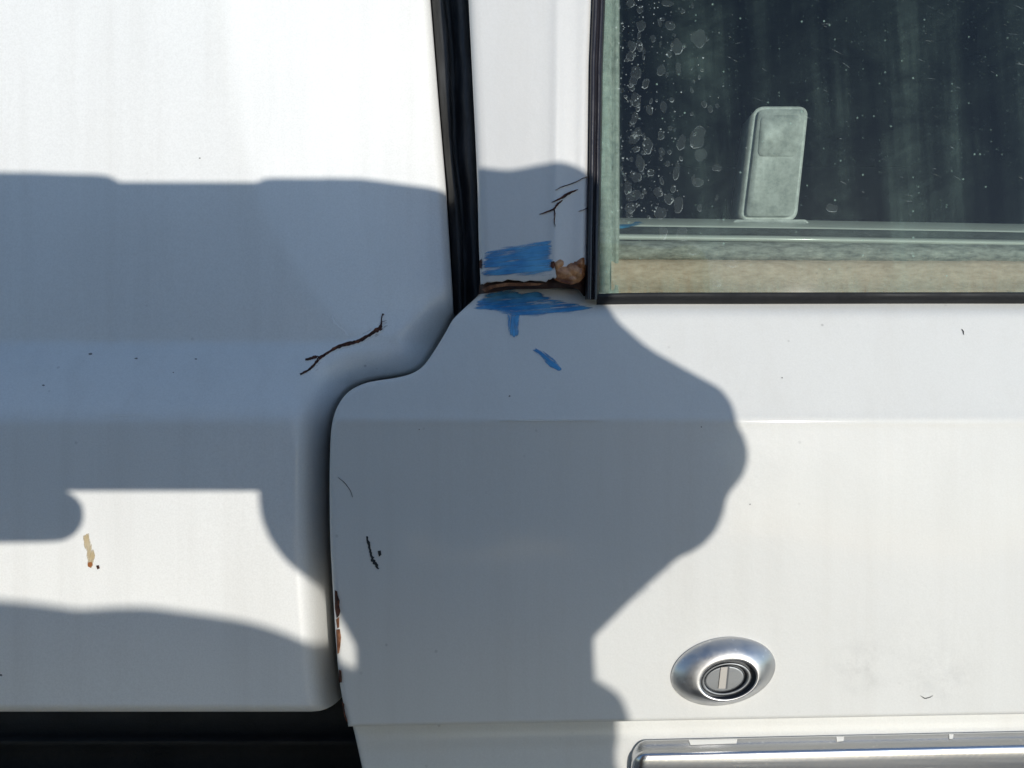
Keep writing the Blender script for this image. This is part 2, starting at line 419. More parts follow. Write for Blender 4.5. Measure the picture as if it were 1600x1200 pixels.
# ---- door pillar beside the window
GLZ_L = [(-2000, 990), (0, 926), (100, 922), (250, 920), (400, 917), (470, 916)]
def pillar_depth(px, py):
    px = np.asarray(px, float); py = np.asarray(py, float)
    y = np.full(np.broadcast(px, py).shape, .0075)
    y = y + (440 - py) * S * math.tan(math.radians(.5)) * (py < 440)
    ridge = 871 - .012 * py
    y = y - .00030 * np.exp(-((px - ridge) / 9) ** 2)
    y = y + np.where(px > ridge, sm((px - ridge) / 34) * .0006, 0)
    L = interp(np.asarray(py + 0 * px).ravel(), PIL_L).reshape(y.shape); R = interp(np.asarray(py + 0 * px).ravel(), GLZ_L).reshape(y.shape)
    r = 12.0; q = np.clip(r - (px - L), 0, r); y = y + (r - np.sqrt(np.maximum(r * r - q * q, 0))) * S
    q = np.clip(r - (R - px), 0, r); y = y + (r - np.sqrt(np.maximum(r * r - q * q, 0))) * S * .8
    y = y + .0012 * sm((py - 420) / 40)
    return y
rowsP = np.concatenate([np.linspace(-1900, 0, 14), np.linspace(10, 400, 40), np.linspace(405, 446, 18)])
us = np.concatenate([[0, .012, .03, .06, .1], np.linspace(.15, .62, 10), np.linspace(.64, .9, 20), [.93, .955, .975, .99, 1.0]])
L = interp(rowsP, PIL_L); R = interp(rowsP, GLZ_L)
PX = L[:, None] + us[None, :] * (R - L)[:, None]; PY = np.repeat(rowsP[:, None], len(us), 1)
jag = np.interp(PX, [740, 760, 790, 820, 850, 868, 880, 900, 925], [2, -4, -8, -7, -6, -12, -26, -34, -30]) + 1.2 * np.sin(PX * .9) + .8 * np.sin(PX * .37)
PY = PY + sm((PY - 385) / 61) * jag
Y = pillar_depth(PX, PY)
PX = np.concatenate([PX[:, :1] + 2, PX, PX[:, -1:]], 1); PY = np.concatenate([PY[:, :1], PY, PY[:, -1:]], 1); Y = np.concatenate([Y[:, :1] + .028, Y, Y[:, -1:] + .016], 1)
PX = np.concatenate([PX, PX[-1:]], 0); PY = np.concatenate([PY, PY[-1:] - .5], 0); Y = np.concatenate([Y, Y[-1:] + .004], 0)
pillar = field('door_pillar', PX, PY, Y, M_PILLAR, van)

# ---- patches, cracks and smears that follow a surface
def patch(name, poly, depth, lift, mat, parent, n=22, bump=0.0, seed=0, edge=10.0):
    """filled outline draped on a surface; u of its UV map tells how far inside the outline a point lies"""
    poly = np.array(poly, float); x0, y0 = poly.min(0) - 1; x1, y1 = poly.max(0) + 1
    nx = max(6, int(n * (x1 - x0) / max(x1 - x0, y1 - y0))); ny = max(6, int(n * (y1 - y0) / max(x1 - x0, y1 - y0)))
    gx, gy = np.meshgrid(np.linspace(x0, x1, nx), np.linspace(y0, y1, ny))
    closed = np.concatenate([poly, poly[:1]])
    ins = np.zeros(gx.shape, bool)
    for (ax, ay), (bx, by) in zip(closed[:-1], closed[1:]):
        c = ((ay > gy) != (by > gy)) & (gx < (bx - ax) * (gy - ay) / (by - ay + 1e-9) + ax); ins ^= c
    d, _ = polydist(gx, gy, closed)
    # pull outside points of the border cells on to the outline
    cell = max((x1 - x0) / nx, (y1 - y0) / ny) * 1.0
    best = np.full(gx.shape, 1e9); qx = gx.copy(); qy = gy.copy()
    for (ax, ay), (bx, by) in zip(closed[:-1], closed[1:]):
        dx, dy = bx - ax, by - ay; t = np.clip(((gx - ax) * dx + (gy - ay) * dy) / (dx * dx + dy * dy + 1e-9), 0, 1)
        ex, ey = ax + t * dx, ay + t * dy; dd = np.hypot(gx - ex, gy - ey); m = dd < best
        best = np.where(m, dd, best); qx = np.where(m, ex, qx); qy = np.where(m, ey, qy)
    use = ins.copy()
    out = ~ins & (best < cell * 1.5)
    gx = np.where(out, qx, gx); gy = np.where(out, qy, gy); use |= out
    inner = np.where(ins, best, 0.0)
    rr = np.random.RandomState(seed)
    lump = np.zeros(gx.shape)
    for _ in range(14):
        cx, cy, r = rr.uniform(x0, x1), rr.uniform(y0, y1), rr.uniform(.12, .35) * max(y1 - y0, 12)
        lump = np.maximum(lump, np.sqrt(np.maximum(1 - ((gx - cx) ** 2 + (gy - cy) ** 2) / r ** 2, 0)) * rr.uniform(.4, 1))
    Yd = depth(gx, gy) - lift - bump * (lump * .8 + .2) * sm(inner / 7.0)
    idx = -np.ones(gx.shape, int); idx[use] = np.arange(use.sum())
    k = S * (D + Yd) / D; V = np.stack([(gx - 800) * k, Yd, (600 - gy) * k], -1)[use]
    F = []
    for i in range(gx.shape[0] - 1):
        for j in range(gx.shape[1] - 1):
            q = [idx[i, j], idx[i + 1, j], idx[i + 1, j + 1], idx[i, j + 1]]
            if min(q) >= 0 and (ins[i, j] or ins[i + 1, j] or ins[i + 1, j + 1] or ins[i, j + 1]): F.append([int(a) for a in q])
    o = pydata(name, V.tolist(), F, mat, parent)
    inn = inner[use]; uvl = o.data.uv_layers.new(name='UVMap')
    for lp in o.data.loops: uvl.data[lp.index].uv = (.20 * float(np.clip(inn[lp.vertex_index] / edge, 0, 1)) - .12 + .08 * float(np.clip(inn[lp.vertex_index] / (edge * 2.5), 0, 1)), 0)
    return o

def strip(name, pts, depth, mat, parent, lift=.00012, jitter=.6, seed=0, sub=5, lips=None):
    if lips is not None: lift = .00028
    """thin ragged crack: pts = (px,py,width)"""
    rr = np.random.RandomState(seed)
    c = catmull([(a, b_) for a, b_, _ in pts], sub); w = np.interp(np.linspace(0, len(pts) - 1, len(c)), range(len(pts)), [q_[2] for q_ in pts])
    t = np.gradient(c, axis=0); t /= np.linalg.norm(t, axis=1)[:, None] + 1e-9; nn = np.stack([-t[:, 1], t[:, 0]], 1)
    c = c + nn * rr.uniform(-.5, .5, (len(c), 1)) * jitter
    A = c + nn * (w * (.5 + rr.uniform(-.22, .22, len(c)) * jitter))[:, None]; B = c - nn * (w * (.5 + rr.uniform(-.22, .22, len(c)) * jitter))[:, None]
    if lips is not None:
        for sg_, E in ((1, A), (-1, B)):
            o1 = E + nn * sg_ * (w * .35 + 1.6)[:, None]; sc_ = np.stack([o1, (o1 + E) / 2, E - nn * sg_ * .2], 1)
            yl = depth(sc_[:, :, 0], sc_[:, :, 1]); hh = .00020 * np.clip(w / 5, .15, 1.2) * rr.uniform(.5, 1.2, len(c)); yl[:, 0] += .00002; yl[:, 1] -= hh * .6; yl[:, 2] -= hh
            field('lifted_paint', sc_[:, :, 0], sc_[:, :, 1], yl, lips, parent)
    sec = np.stack([A, c, B], 1); yd = depth(sec[:, :, 0], sec[:, :, 1]) - lift; yd[:, 1] += lift * .6
    return field(name, sec[:, :, 0], sec[:, :, 1], yd, mat, parent, False)

# rear panel: rust crack, stain, scuffs
strip('rust_crack', [(469, 585, 3), (484, 577, 3.5), (494, 566, 4), (500, 559, 4.5), (515, 549, 4), (530, 541, 5.2), (548, 536, 5.6), (562, 532, 5), (577, 523, 5), (588, 516, 7), (596, 512, 8)], panel_depth, M_CRACK, panel, seed=1, lips=M_PANEL)
strip('rust_crack', [(477, 562, 3), (486, 560, 4.5), (493, 558, 5), (500, 559, 4)], panel_depth, M_CRACK, panel, seed=2, lips=M_PANEL)
strip('rust_crack', [(595, 512, 5), (596, 502, 2), (597, 494, 1.6), (599, 490, 3)], panel_depth, M_CRACK, panel, seed=3, lips=M_PANEL)
strip('white_line', [(519, 493, 1), (524, 503, 6), (531, 511, 3.5), (536, 514, 4.5), (543, 521, 6), (546, 525, 1)], panel_depth, M_WHITEMARK, panel, seed=4, jitter=.9)  # scratch drawn extra wide and white, its glint painted in
strip('white_line', [(142, 530.5, .6), (160, 531, 1.6), (186, 530.5, .6)], panel_depth, M_WHITEMARK, panel, seed=5, jitter=.2)
strip('white_line', [(160, 648, .5), (190, 648.6, 1.0), (225, 648, .5)], panel_depth, M_WHITEMARK, panel, seed=6, jitter=.2)
patch('rust_stain', [(566, 522), (585, 506), (604, 500), (608, 520), (592, 530), (574, 534)], panel_depth, .00006, M_RSTAIN, panel, 24, edge=26)
patch('rust_stain', [(484, 582), (496, 556), (518, 544), (528, 550), (510, 562), (496, 580)], panel_depth, .00006, M_RSTAIN, panel, 24, edge=26)
drip = patch('rust_drip', [(127, 836), (139, 833), (143, 848), (148, 866), (155, 888), (150, 890), (146, 874), (143, 888), (137, 886), (134, 862), (130, 848)], panel_depth, .0001, M_DRIP, panel, 26, edge=4)
M_SPOT = simple('orange_rust_spot', (.30, .11, .03), .8)
patch('rust_spot', [(137, 879), (143, 878), (145, 883), (141, 887), (137, 885)], panel_depth, .0003, M_SPOT, drip, 8, .0002)
patch('rust_spot', [(150, 884), (154, 883), (156, 888), (152, 890)], panel_depth, .0003, M_CRACK, drip, 8, .0002)
for i, (x, y, r) in enumerate([(141, 553, 2.6), (213, 560, 1.8), (306, 561, 1.6), (68, 602, 1.6), (1, 1055, 2.4), (312, 247, 1.4), (271, 582, 1.0)]):
    a = np.linspace(0, 2 * math.pi, 8)[:-1]
    patch('paint_pit', [(x + r * 1.5 * math.cos(q_) * random.uniform(.7, 1.2), y + r * .8 * math.sin(q_) * random.uniform(.7, 1.2)) for q_ in a], panel_depth, .00012, M_PIT, panel, 6)

# pillar: cracks, rust, blue smear
for i, pts in enumerate([[(868, 297, .8), (878, 292, 1.3), (896, 286, 1.3), (910, 279, 1.0), (919, 276, 1.2)],
                         [(843, 335, .8), (855, 331, 2), (866, 326, 3), (871, 319, 3.5), (879, 313, 1.5)],
                         [(862, 316, 1), (874, 311, 3), (884, 305, 4.5), (893, 300, 3.5), (903, 296, 1)],
                         [(866, 326, 2.6), (867, 336, 1.8), (866, 346, 1.4), (868, 354, .6)],
                         [(904, 330, .6), (911, 328, 1.0), (918, 325, 1.2)]]):
    strip('rust_crack', pts, pillar_depth, M_CRACK, pillar, seed=20 + i, lips=M_PILLAR)
patch('rust_hole', [(750, 436), (752, 432), (762, 437), (790, 438), (840, 437), (862, 436), (868, 410), (878, 404), (888, 407), (897, 402), (906, 404), (917, 396), (917, 462), (912, 463), (904, 452), (890, 449), (860, 451), (800, 452), (770, 457), (748, 460)],
      lambda x, y: pillar_depth(x, y) + .0022, 0, M_HOLE, pillar, 60, .0010, 5)
patch('rust_bubble', [(864, 409), (874, 402), (886, 405), (893, 402), (900, 406), (907, 401), (915, 399), (916, 414), (914, 432), (905, 441), (893, 445), (878, 442), (866, 437)], pillar_depth, -.0003, M_BUBBLE, pillar, 40, .0014, 9)
patch('rust_lip', [(752, 452), (765, 446), (790, 442), (830, 442), (850, 443), (842, 446), (815, 447), (790, 447), (772, 450), (758, 456)], pillar_depth, .0001, M_RUST, pillar, 60, .0007, 11)
patch('rust_spot', [(749, 408), (752, 404), (753, 412), (752, 420), (749, 418)], pillar_depth, .0003, M_CRACK, pillar, 8)
patch('rust_spot', [(861, 409), (866, 408), (868, 414), (864, 420), (860, 416)], pillar_depth, .0003, M_CRACK, pillar, 8)
patch('blue_paint_smear', [(757, 396), (770, 388), (795, 381), (825, 376), (862, 373), (864, 398), (866, 430), (850, 434), (815, 437), (775, 435), (752, 430), (750, 412)], pillar_depth, .00015, M_BLUE, pillar, 50, edge=9)

# door: blue smears, chips, rusty edge
patch('blue_paint_smear', [(745, 468), (765, 455), (790, 449), (806, 449), (815, 458), (835, 453), (850, 460), (872, 468), (905, 473), (933, 483), (905, 488), (870, 491), (838, 497), (812, 495), (790, 491), (760, 486), (739, 482)], door_depth, .00015, M_BLUE, door, 60, edge=4)
patch('blue_paint_smear', [(791, 489), (813, 491), (812, 510), (811, 524), (803, 529), (796, 524), (793, 508)], door_depth, .0003, M_BLUE_V, door, 26, edge=3.2)
patch('blue_paint_smear', [(832, 547), (837, 543), (845, 546), (856, 553), (868, 563), (880, 577), (872, 581), (858, 573), (846, 560)], door_depth, .00015, M_BLUE_D, door, 34, edge=2.6)
strip('paint_chip', [(573, 838, 2), (576, 850, 4.5), (579, 862, 4), (582, 874, 5), (587, 882, 5), (592, 889, 1.5)], door_depth, M_CHIP, door, seed=40, jitter=1.0)
patch('paint_pit', [(590, 861), (595, 860), (596, 867), (592, 870)], door_depth, .0001, M_CHIP, door, 6)
strip('thin_scratch', [(528, 746, .5), (538, 754, .9), (547, 766, .8), (551, 777, .5)], door_depth, M_CHIP, door, seed=41, jitter=.3)
strip('thin_scratch', [(1503, 514, .8), (1505, 518, 2), (1506, 523, .8)], door_depth, M_CHIP, door, seed=42, jitter=.5)
strip('thin_scratch', [(1438, 1087, .4), (1445, 1091, 1.3), (1452, 1090, .9), (1458, 1087, .4)], door_depth, M_CHIP, door, seed=43, jitter=.6)
strip('white_line', [(780, 657.5, .5), (840, 657.2, 1.6), (940, 657.4, .5)], door_depth, M_WHITEMARK, door, seed=44, jitter=.2, lift=.0003)  # thin white line along the door crease
for i, (x, y, r) in enumerate([(796, 619, 1.7), (1096, 667, 1.2), (655, 671, 1.2), (1222, 590, 1.3), (1172, 788, 1.1)]):
    a = np.linspace(0, 2 * math.pi, 8)[:-1]
    patch('paint_pit', [(x + r * math.cos(q_) * random.uniform(.7, 1.2), y + r * math.sin(q_) * random.uniform(.7, 1.2)) for q_ in a], door_depth, .00012, M_PIT, door, 6)
for i, poly in enumerate([[(523, 922), (527, 924), (528, 932), (531, 938), (530, 946), (532, 955), (530, 962), (526, 966), (523, 950)],
                          [(525, 968), (530, 964), (530, 980), (527, 982)],
                          [(525, 984), (531, 983), (533, 995), (532, 1008), (530, 1020), (527, 1022), (526, 1000)],
                          [(529, 1046), (533, 1048), (534, 1058), (534, 1066), (530, 1067)],
                          [(534, 1096), (538, 1100), (538, 1110), (542, 1122), (544, 1132), (538, 1120)]]):
    patch('edge_rust', poly, door_depth, .0003, M_CRACK if i in (0, 3, 4) else M_RUST, door, 16, .0005, 50 + i)

# ------------------------------------------------------------------ window
YG = .0105
def glass_material():
    m, nt, n, l, b = nodes('dusty_green_glass'); out = n['Material Output']; n.remove(b)
    tint = N(nt, 'BsdfTransparent'); tint.inputs[0].default_value = (.76, .83, .79, 1)
    gl = N(nt, 'BsdfGlossy'); gl.inputs[0].default_value = (1, 1, 1, 1); gl.inputs['Roughness'].default_value = .03
    fr = N(nt, 'Fresnel', IOR=1.45); mx = N(nt, 'MixShader'); l.new(fr.outputs[0], mx.inputs[0]); l.new(tint.outputs[0], mx.inputs[1]); l.new(gl.outputs[0], mx.inputs[2])
    dirt = N(nt, 'BsdfDiffuse'); dirt.inputs[0].default_value = (.34, .50, .42, 1)
    v = coords(nt)
    film = N(nt, 'TexNoise', Scale=34.0, Detail=9.0, Roughness=.72, Distortion=.8); l.new(v, film.inputs[0])
    run = N(nt, 'TexNoise', Scale=1.0, Detail=6.0, Roughness=.62); l.new(coords(nt, (62, 62, 3.5), (0, .06, 0)), run.inputs[0])  # upright streaks, partly window reflections painted in as pale dirt
    a0 = N(nt, 'Math', operation='MULTIPLY'); l.new(ramp(nt, film.outputs[0], [(.33, .10), (.72, 1.0)]).outputs[0], a0.inputs[0]); l.new(ramp(nt, run.outputs[0], [(.38, .06), (.50, .32), (.62, 1.0)]).outputs[0], a0.inputs[1])
    wipe = N(nt, 'TexNoise', Scale=1.0, Detail=7.0, Roughness=.7); l.new(coords(nt, (60, 60, 420), (0, .5, 0)), wipe.inputs[0])
    a1 = N(nt, 'Math', operation='MULTIPLY'); l.new(a0.outputs[0], a1.inputs[0]); l.new(ramp(nt, wipe.outputs[0], [(.3, .5), (.7, 1.0)]).outputs[0], a1.inputs[1])
    a = N(nt, 'Math', operation='MULTIPLY'); l.new(a1.outputs[0], a.inputs[0]); a.inputs[1].default_value = .20
    fl = N(nt, 'TexVoronoi', Scale=700.0); l.new(v, fl.inputs[0]); sp = N(nt, 'SeparateColor'); l.new(fl.outputs['Color'], sp.inputs[0])
    s1 = N(nt, 'Math', operation='MULTIPLY'); l.new(ramp(nt, sp.outputs[0], [(.88, 0.0), (.99, .45)]).outputs[0], s1.inputs[0]); l.new(ramp(nt, fl.outputs['Distance'], [(.10, 1.0), (.24, 0.0)]).outputs[0], s1.inputs[1])
    f2 = N(nt, 'TexVoronoi', Scale=1900.0); l.new(v, f2.inputs[0]); sp2 = N(nt, 'SeparateColor'); l.new(f2.outputs['Color'], sp2.inputs[0])
    s2 = N(nt, 'Math', operation='MULTIPLY'); l.new(ramp(nt, sp2.outputs[0], [(.72, 0.0), (.98, .16)]).outputs[0], s2.inputs[0]); l.new(ramp(nt, f2.outputs['Distance'], [(.12, 1.0), (.3, 0.0)]).outputs[0], s2.inputs[1])
    # dirt gathered along the rear edge and along the bottom of the pane
    sx = N(nt, 'SeparateXYZ'); l.new(v, sx.inputs[0])
    ex0 = (934 - 800) * S * (D + YG) / D; ez0 = (600 - 458) * S * (D + YG) / D
    ge = N(nt, 'MapRange'); l.new(sx.outputs[0], ge.inputs[0]); ge.inputs[1].default_value = ex0; ge.inputs[2].default_value = ex0 + .0065; ge.inputs[3].default_value = 1; ge.inputs[4].default_value = 0
    grain = N(nt, 'TexNoise', Scale=1.0, Detail=6.0, Roughness=.7); l.new(coords(nt, (900, 900, 160)), grain.inputs[0])
    e1 = N(nt, 'Math', operation='MULTIPLY'); l.new(ge.outputs[0], e1.inputs[0]); l.new(ramp(nt, grain.outputs[0], [(.35, .03), (.7, .55)]).outputs[0], e1.inputs[1])
    gz = N(nt, 'MapRange'); l.new(sx.outputs[2], gz.inputs[0]); gz.inputs[1].default_value = ez0; gz.inputs[2].default_value = ez0 + .011; gz.inputs[3].default_value = 1; gz.inputs[4].default_value = 0
    e2 = N(nt, 'Math', operation='MULTIPLY'); l.new(gz.outputs[0], e2.inputs[0]); l.new(ramp(nt, grain.outputs[0], [(.3, .02), (.75, .22)]).outputs[0], e2.inputs[1])
    tot = None
    for s in (a, s1, s2, e1, e2):
        if tot is None: tot = s
        else:
            ad = N(nt, 'Math', operation='ADD', use_clamp=True); l.new(tot.outputs[0], ad.inputs[0]); l.new(s.outputs[0], ad.inputs[1]); tot = ad
    m2 = N(nt, 'MixShader'); l.new(tot.outputs[0], m2.inputs[0]); l.new(mx.outputs[0], m2.inputs[1]); l.new(dirt.outputs[0], m2.inputs[2]); l.new(m2.outputs[0], out.inputs[0])
    return m
M_GLASS = glass_material()
glass = loft('window_glass', [[(934, py, YG), (1100, py, YG), (1600, py, YG), (3300, py, YG)] for py in (-1900, -600, 0, 300, 440, 461)], M_GLASS, van)
glass['label'] = 'dusty green side window with dried water marks'

M_STAIN, nt, n, l, b = nodes('dried_water_mark'); out = n['Material Output']
b.inputs['Base Color'].default_value = (.62, .72, .70, 1); b.inputs['Roughness'].default_value = .6
t = N(nt, 'TexNoise', Scale=420.0, Detail=4.0); l.new(coords(nt), t.inputs[0]); tr = N(nt, 'BsdfTransparent'); mx = N(nt, 'MixShader')
l.new(ramp(nt, t.outputs[0], [(.40, .0), (.66, .42)]).outputs[0], mx.inputs[0]); l.new(tr.outputs[0], mx.inputs[1]); l.new(b.outputs[0], mx.inputs[2]); l.new(mx.outputs[0], out.inputs[0])
M_FILM, nt, n, l, b = nodes('thin_mineral_film'); out = n['Material Output']
b.inputs['Base Color'].default_value = (.55, .66, .64, 1); tr = N(nt, 'BsdfTransparent'); mx = N(nt, 'MixShader'); mx.inputs[0].default_value = .03
l.new(tr.outputs[0], mx.inputs[1]); l.new(b.outputs[0], mx.inputs[2]); l.new(mx.outputs[0], out.inputs[0])
drops = [(1002, 40, 7, 9), (987, 72, 6, 9), (999, 72, 5, 9), (985, 88, 6, 8), (994, 113, 9, 10), (990, 125, 6, 9), (1009, 131, 5, 8), (993, 156, 8, 11), (1037, 167, 5, 9), (991, 185, 5, 10), (997, 206, 6, 7),
         (989, 219, 7, 7), (993, 233, 6, 5), (1033, 212, 5, 7), (1034, 238, 5, 7), (1065, 223, 7, 12), (1095, 242, 9, 11), (1000, 255, 7, 13), (994, 277, 8, 9), (981, 293, 6, 11), (990, 306, 13, 8), (1028, 301, 7, 8),
         (1045, 311, 7, 9), (985, 325, 8, 8), (983, 334, 6, 6), (1032, 333, 9, 10), (1000, 15, 5, 6), (985, 5, 7, 7), (1047, 40, 8, 7), (1058, 73, 9, 12), (1033, 110, 7, 8), (1060, 108, 5, 10), (1015, 172, 5, 8),
         (1110, 170, 4, 6), (1017, 270, 5, 6), (1057, 268, 5, 14), (1090, 215, 12, 18), (1092, 60, 12, 14), (1012, 228, 8, 12), (1060, 320, 7, 14), (1052, 295, 4, 6), (1120, 262, 7, 6), (1090, 285, 9, 7), (1300, 325, 9, 7),
         (1036, 362, 7, 11), (1066, 366, 9, 11), (1084, 390, 9, 9), (1145, 412, 10, 6), (1120, 443, 7, 5), (1043, 5, 10, 5), (1020, 60, 4, 6), (1006, 300, 4, 4), (1034, 283, 3, 6)]
vv, ff, fv, f2 = [], [], [], []
rs = np.random.RandomState(11)
for _ in range(80):
    x_ = 966 + abs(rs.normal(0, 75)); drops.append((x_, rs.uniform(-60, 345), rs.uniform(1.6, 4.2), rs.uniform(2, 6)))
for (x, y, rx, ry) in drops:
    nseg = 30; ph = rs.uniform(0, 6.28, 4); am = rs.uniform(.01, .065, 4); rot = rs.uniform(-.35, .35); i0 = len(vv); k0 = len(fv)
    wbase = rs.uniform(.35, .95)
    for k in range(nseg):
        a = 2 * math.pi * k / nseg; w = 1 + sum(am[j] * math.cos((j + 2) * a + ph[j]) for j in range(4))
        th = wbase * (.06 + 1.5 * max(0, math.sin(a + ph[0] * .12)) ** 2 + rs.uniform(0, .38))
        for rr_ in (0, th):
            dx, dy = (rx * w - rr_) * math.cos(a), (ry * w - rr_) * math.sin(a)
            vv.append(P(x + dx * math.cos(rot) - dy * math.sin(rot), y + dx * math.sin(rot) + dy * math.cos(rot), YG - .00025))
        fv.append(P(x + (rx * w - .5) * math.cos(a) * math.cos(rot) - (ry * w - .5) * math.sin(a) * math.sin(rot), y + (rx * w - .5) * math.cos(a) * math.sin(rot) + (ry * w - .5) * math.sin(a) * math.cos(rot), YG - .00012))
    for k in range(nseg):
        k1 = (k + 1) % nseg; ff.append((i0 + 2 * k, i0 + 2 * k + 1, i0 + 2 * k1 + 1, i0 + 2 * k1))
    f2.append(tuple(k0 + k for k in range(nseg)))
for _ in range(420):      # crumbs of lime between the drops
    x = 962 + abs(rs.normal(0, 60)); y = rs.uniform(-40, 350); r = rs.uniform(.4, 1.5); i0 = len(vv); nn = 6; ph = rs.uniform(0, 6)
    for k in range(nn): vv.append(P(x + r * rs.uniform(.5, 1.6) * math.cos(k * 1.047 + ph), y + r * rs.uniform(.5, 1.5) * math.sin(k * 1.047 + ph), YG - .0002))
    ff.append(tuple(i0 + k for k in range(nn)))
o = pydata('water_marks', vv, ff, M_STAIN, glass, False); o['kind'] = 'stuff'
o = pydata('mineral_film', fv, f2, M_FILM, glass, False); o['kind'] = 'stuff'
# fine scratches in the glass
vv, ff = [], []
for _ in range(90):
    x, y = rs.uniform(1130, 1640), rs.uniform(-40, 370); Ls = rs.gamma(2, 3.2); a = rs.choice([.45, .42, .08]) + rs.normal(0, .12); w = rs.uniform(.14, .36)
    dx, dy = math.cos(a) * Ls, math.sin(a) * Ls; nx, ny = -math.sin(a) * w, math.cos(a) * w; i0 = len(vv)
    vv += [P(x - dx, y - dy, YG - .0003), P(x + nx, y + ny, YG - .0003), P(x + dx, y + dy, YG - .0003), P(x - nx, y - ny, YG - .0003)]; ff.append((i0, i0 + 1, i0 + 2, i0 + 3))
o = pydata('glass_scratches', vv, ff, M_STAIN, glass, False); o['kind'] = 'stuff'

# rubber down the rear edge of the window: two lips
secs = []
for py in np.concatenate([np.linspace(-1900, 0, 10), np.linspace(15, 468, 40)]):
    Lg = float(interp(py, GLZ_L)); wv = .4 * math.sin(py * .05)
    secs.append([(Lg - 3, py, .020), (Lg - 1.5, py, .0098), (Lg + 2, py, .0076), (Lg + 6 + wv, py, .0072), (Lg + 8.5, py, .0084), (Lg + 10, py, .0090), (Lg + 12, py, .0080), (Lg + 15 + wv, py, .0079), (Lg + 18, py, .0092), (Lg + 20, py, .0104)])
loft('glazing_rubber', secs, M_GLAZE, glass)
secs = [[(x, 455 + float(interp(x, [(930, 4), (1000, 2), (3300, 0)])) + dy, d) for x in np.linspace(932, 3300, 50)] for dy, d in ((0, .0103), (.6, .0098), (2, .0095), (6, .0096), (12, .0102), (22, .014))]
loft('waist_rubber', secs, M_BLACK, glass)  # near-black colour stands in for shade in the gap below the glass

# ---- inside the window
def cloth(name, a, c, scale=300.0, rough=.9, spec=.5):
    m, nt, n, l, b = nodes(name); t = N(nt, 'TexNoise', Scale=scale, Detail=7.0, Roughness=.7); l.new(coords(nt, (.35, 1, 1)), t.inputs[0])
    l.new(ramp(nt, t.outputs[0], [(.33, a), (.68, c)]).outputs[0], b.inputs['Base Color']); b.inputs['Roughness'].default_value = rough; b.inputs['Specular IOR Level'].default_value = spec
    bp = N(nt, 'Bump', Strength=.5, Distance=.0006); l.new(t.outputs[0], bp.inputs['Height']); l.new(bp.outputs[0], b.inputs['Normal']); return m
M_FOAM = cloth('perished_beige_foam', (.44, .32, .24), (.66, .52, .42), 900.0)
M_FELT = cloth('dusty_grey_felt', (.12, .125, .12), (.44, .45, .42), 620.0)
M_PALE = cloth('dusty_pale_channel', (.20, .23, .21), (.43, .46, .42), 600.0)
M_SILL = paint('inner_sill_paint', (.52, .55, .52))
M_DARKSILL = cloth('dark_inner_rubber', (.03, .034, .036), (.09, .10, .10), 260.0)
run = loft('window_run_channel', [[(930, py, .0185), (938, py, .0150), (950, py, .0145), (957, py, .0165), (961, py, .0150), (966 - .0 * py, py, .0150), (968, py, .020)] for py in np.linspace(-1900, 462, 60)], M_PALE, van)
def band(name, prof, mat, parent, wob=0.0, x0=955, x1=3300, amp=0.0, seed=0):
    rr = np.random.RandomState(seed); xs = np.concatenate([np.linspace(x0, 1650, 130), np.linspace(1700, x1, 20)])
    drop = interp(xs, [(950, -3), (1250, 1), (1600, 7), (3300, 18)])
    nz = np.convolve(rr.normal(0, 1, len(xs) + 8), np.ones(5) / 5, 'same')[4:-4]
    return loft(name, [[(x, py + wob * drop[i] + amp * nz[i] * (1 if 0 < j < len(prof) - 1 else .4), d) for i, x in enumerate(xs)] for j, (py, d) in enumerate(prof)], mat, parent)
foam = band('foam_strip', [(470, .020), (456, .0170), (452, .0152), (430, .0145), (412, .0150), (408, .0165), (404, .019)], M_FOAM, van, .1, amp=1.6, seed=1)
band('felt_strip', [(410, .020), (406, .0172), (398, .0160), (386, .0165), (380, .0180), (377, .021)], M_FELT, foam, .5, amp=.5, seed=2)
band('sill_lip', [(379, .022), (377.5, .0195), (374, .0185), (370, .0190), (368, .024)], M_SILL, foam, 1.0, seed=3)
band('inner_rubber', [(372, .030), (368, .0290), (358, .0290), (356, .032)], M_DARKSILL, foam, 1.0, seed=4)
isill = band('inner_sill', [(360, .032), (357, .0315), (353, .033), (345, .044), (343, .050)], M_SILL, van, 1.0, seed=5)
isd = lambda x, y: np.interp(y, [345, 353, 357, 360], [.044, .033, .0315, .032])
patch('blue_paint_smear', [(954, 347), (1000, 346), (1008, 349), (990, 354), (975, 358), (955, 359)], isd, .0035, M_BLUE, isill, 30, edge=3)

# white plastic lock tab on the inner sill
M_TAB, nt, n, l, b = nodes('milky_plastic'); t = N(nt, 'TexNoise', Scale=260.0, Detail=6.0, Roughness=.7); l.new(coords(nt), t.inputs[0]); l.new(ramp(nt, t.outputs[0], [(.35, (.36, .38, .37)), (.65, (.60, .62, .61))]).outputs[0], b.inputs['Base Color']); b.inputs['Roughness'].default_value = .5; b.inputs['Subsurface Weight'].default_value = .25; b.inputs['Subsurface Radius'].default_value = (.004, .004, .004)
YT = .052
def tab_mesh(name, outline, y0, y1, bev, mat, parent):
    bm = bmesh.new(); vs = [bm.verts.new(P(px, py, y0)) for px, py in outline]; f = bm.faces.new(vs)
    r = bmesh.ops.extrude_face_region(bm, geom=[f])
    for v_ in [e for e in r['geom'] if isinstance(e, bmesh.types.BMVert)]: v_.co.y = y1
    bmesh.ops.recalc_face_normals(bm, faces=bm.faces)
    es_ = [e for e in bm.edges if e.calc_face_angle(0) > .8]
    bmesh.ops.bevel(bm, geom=es_, offset=bev, segments=4, affect='EDGES')
    return bm_obj(name, bm, mat, parent)
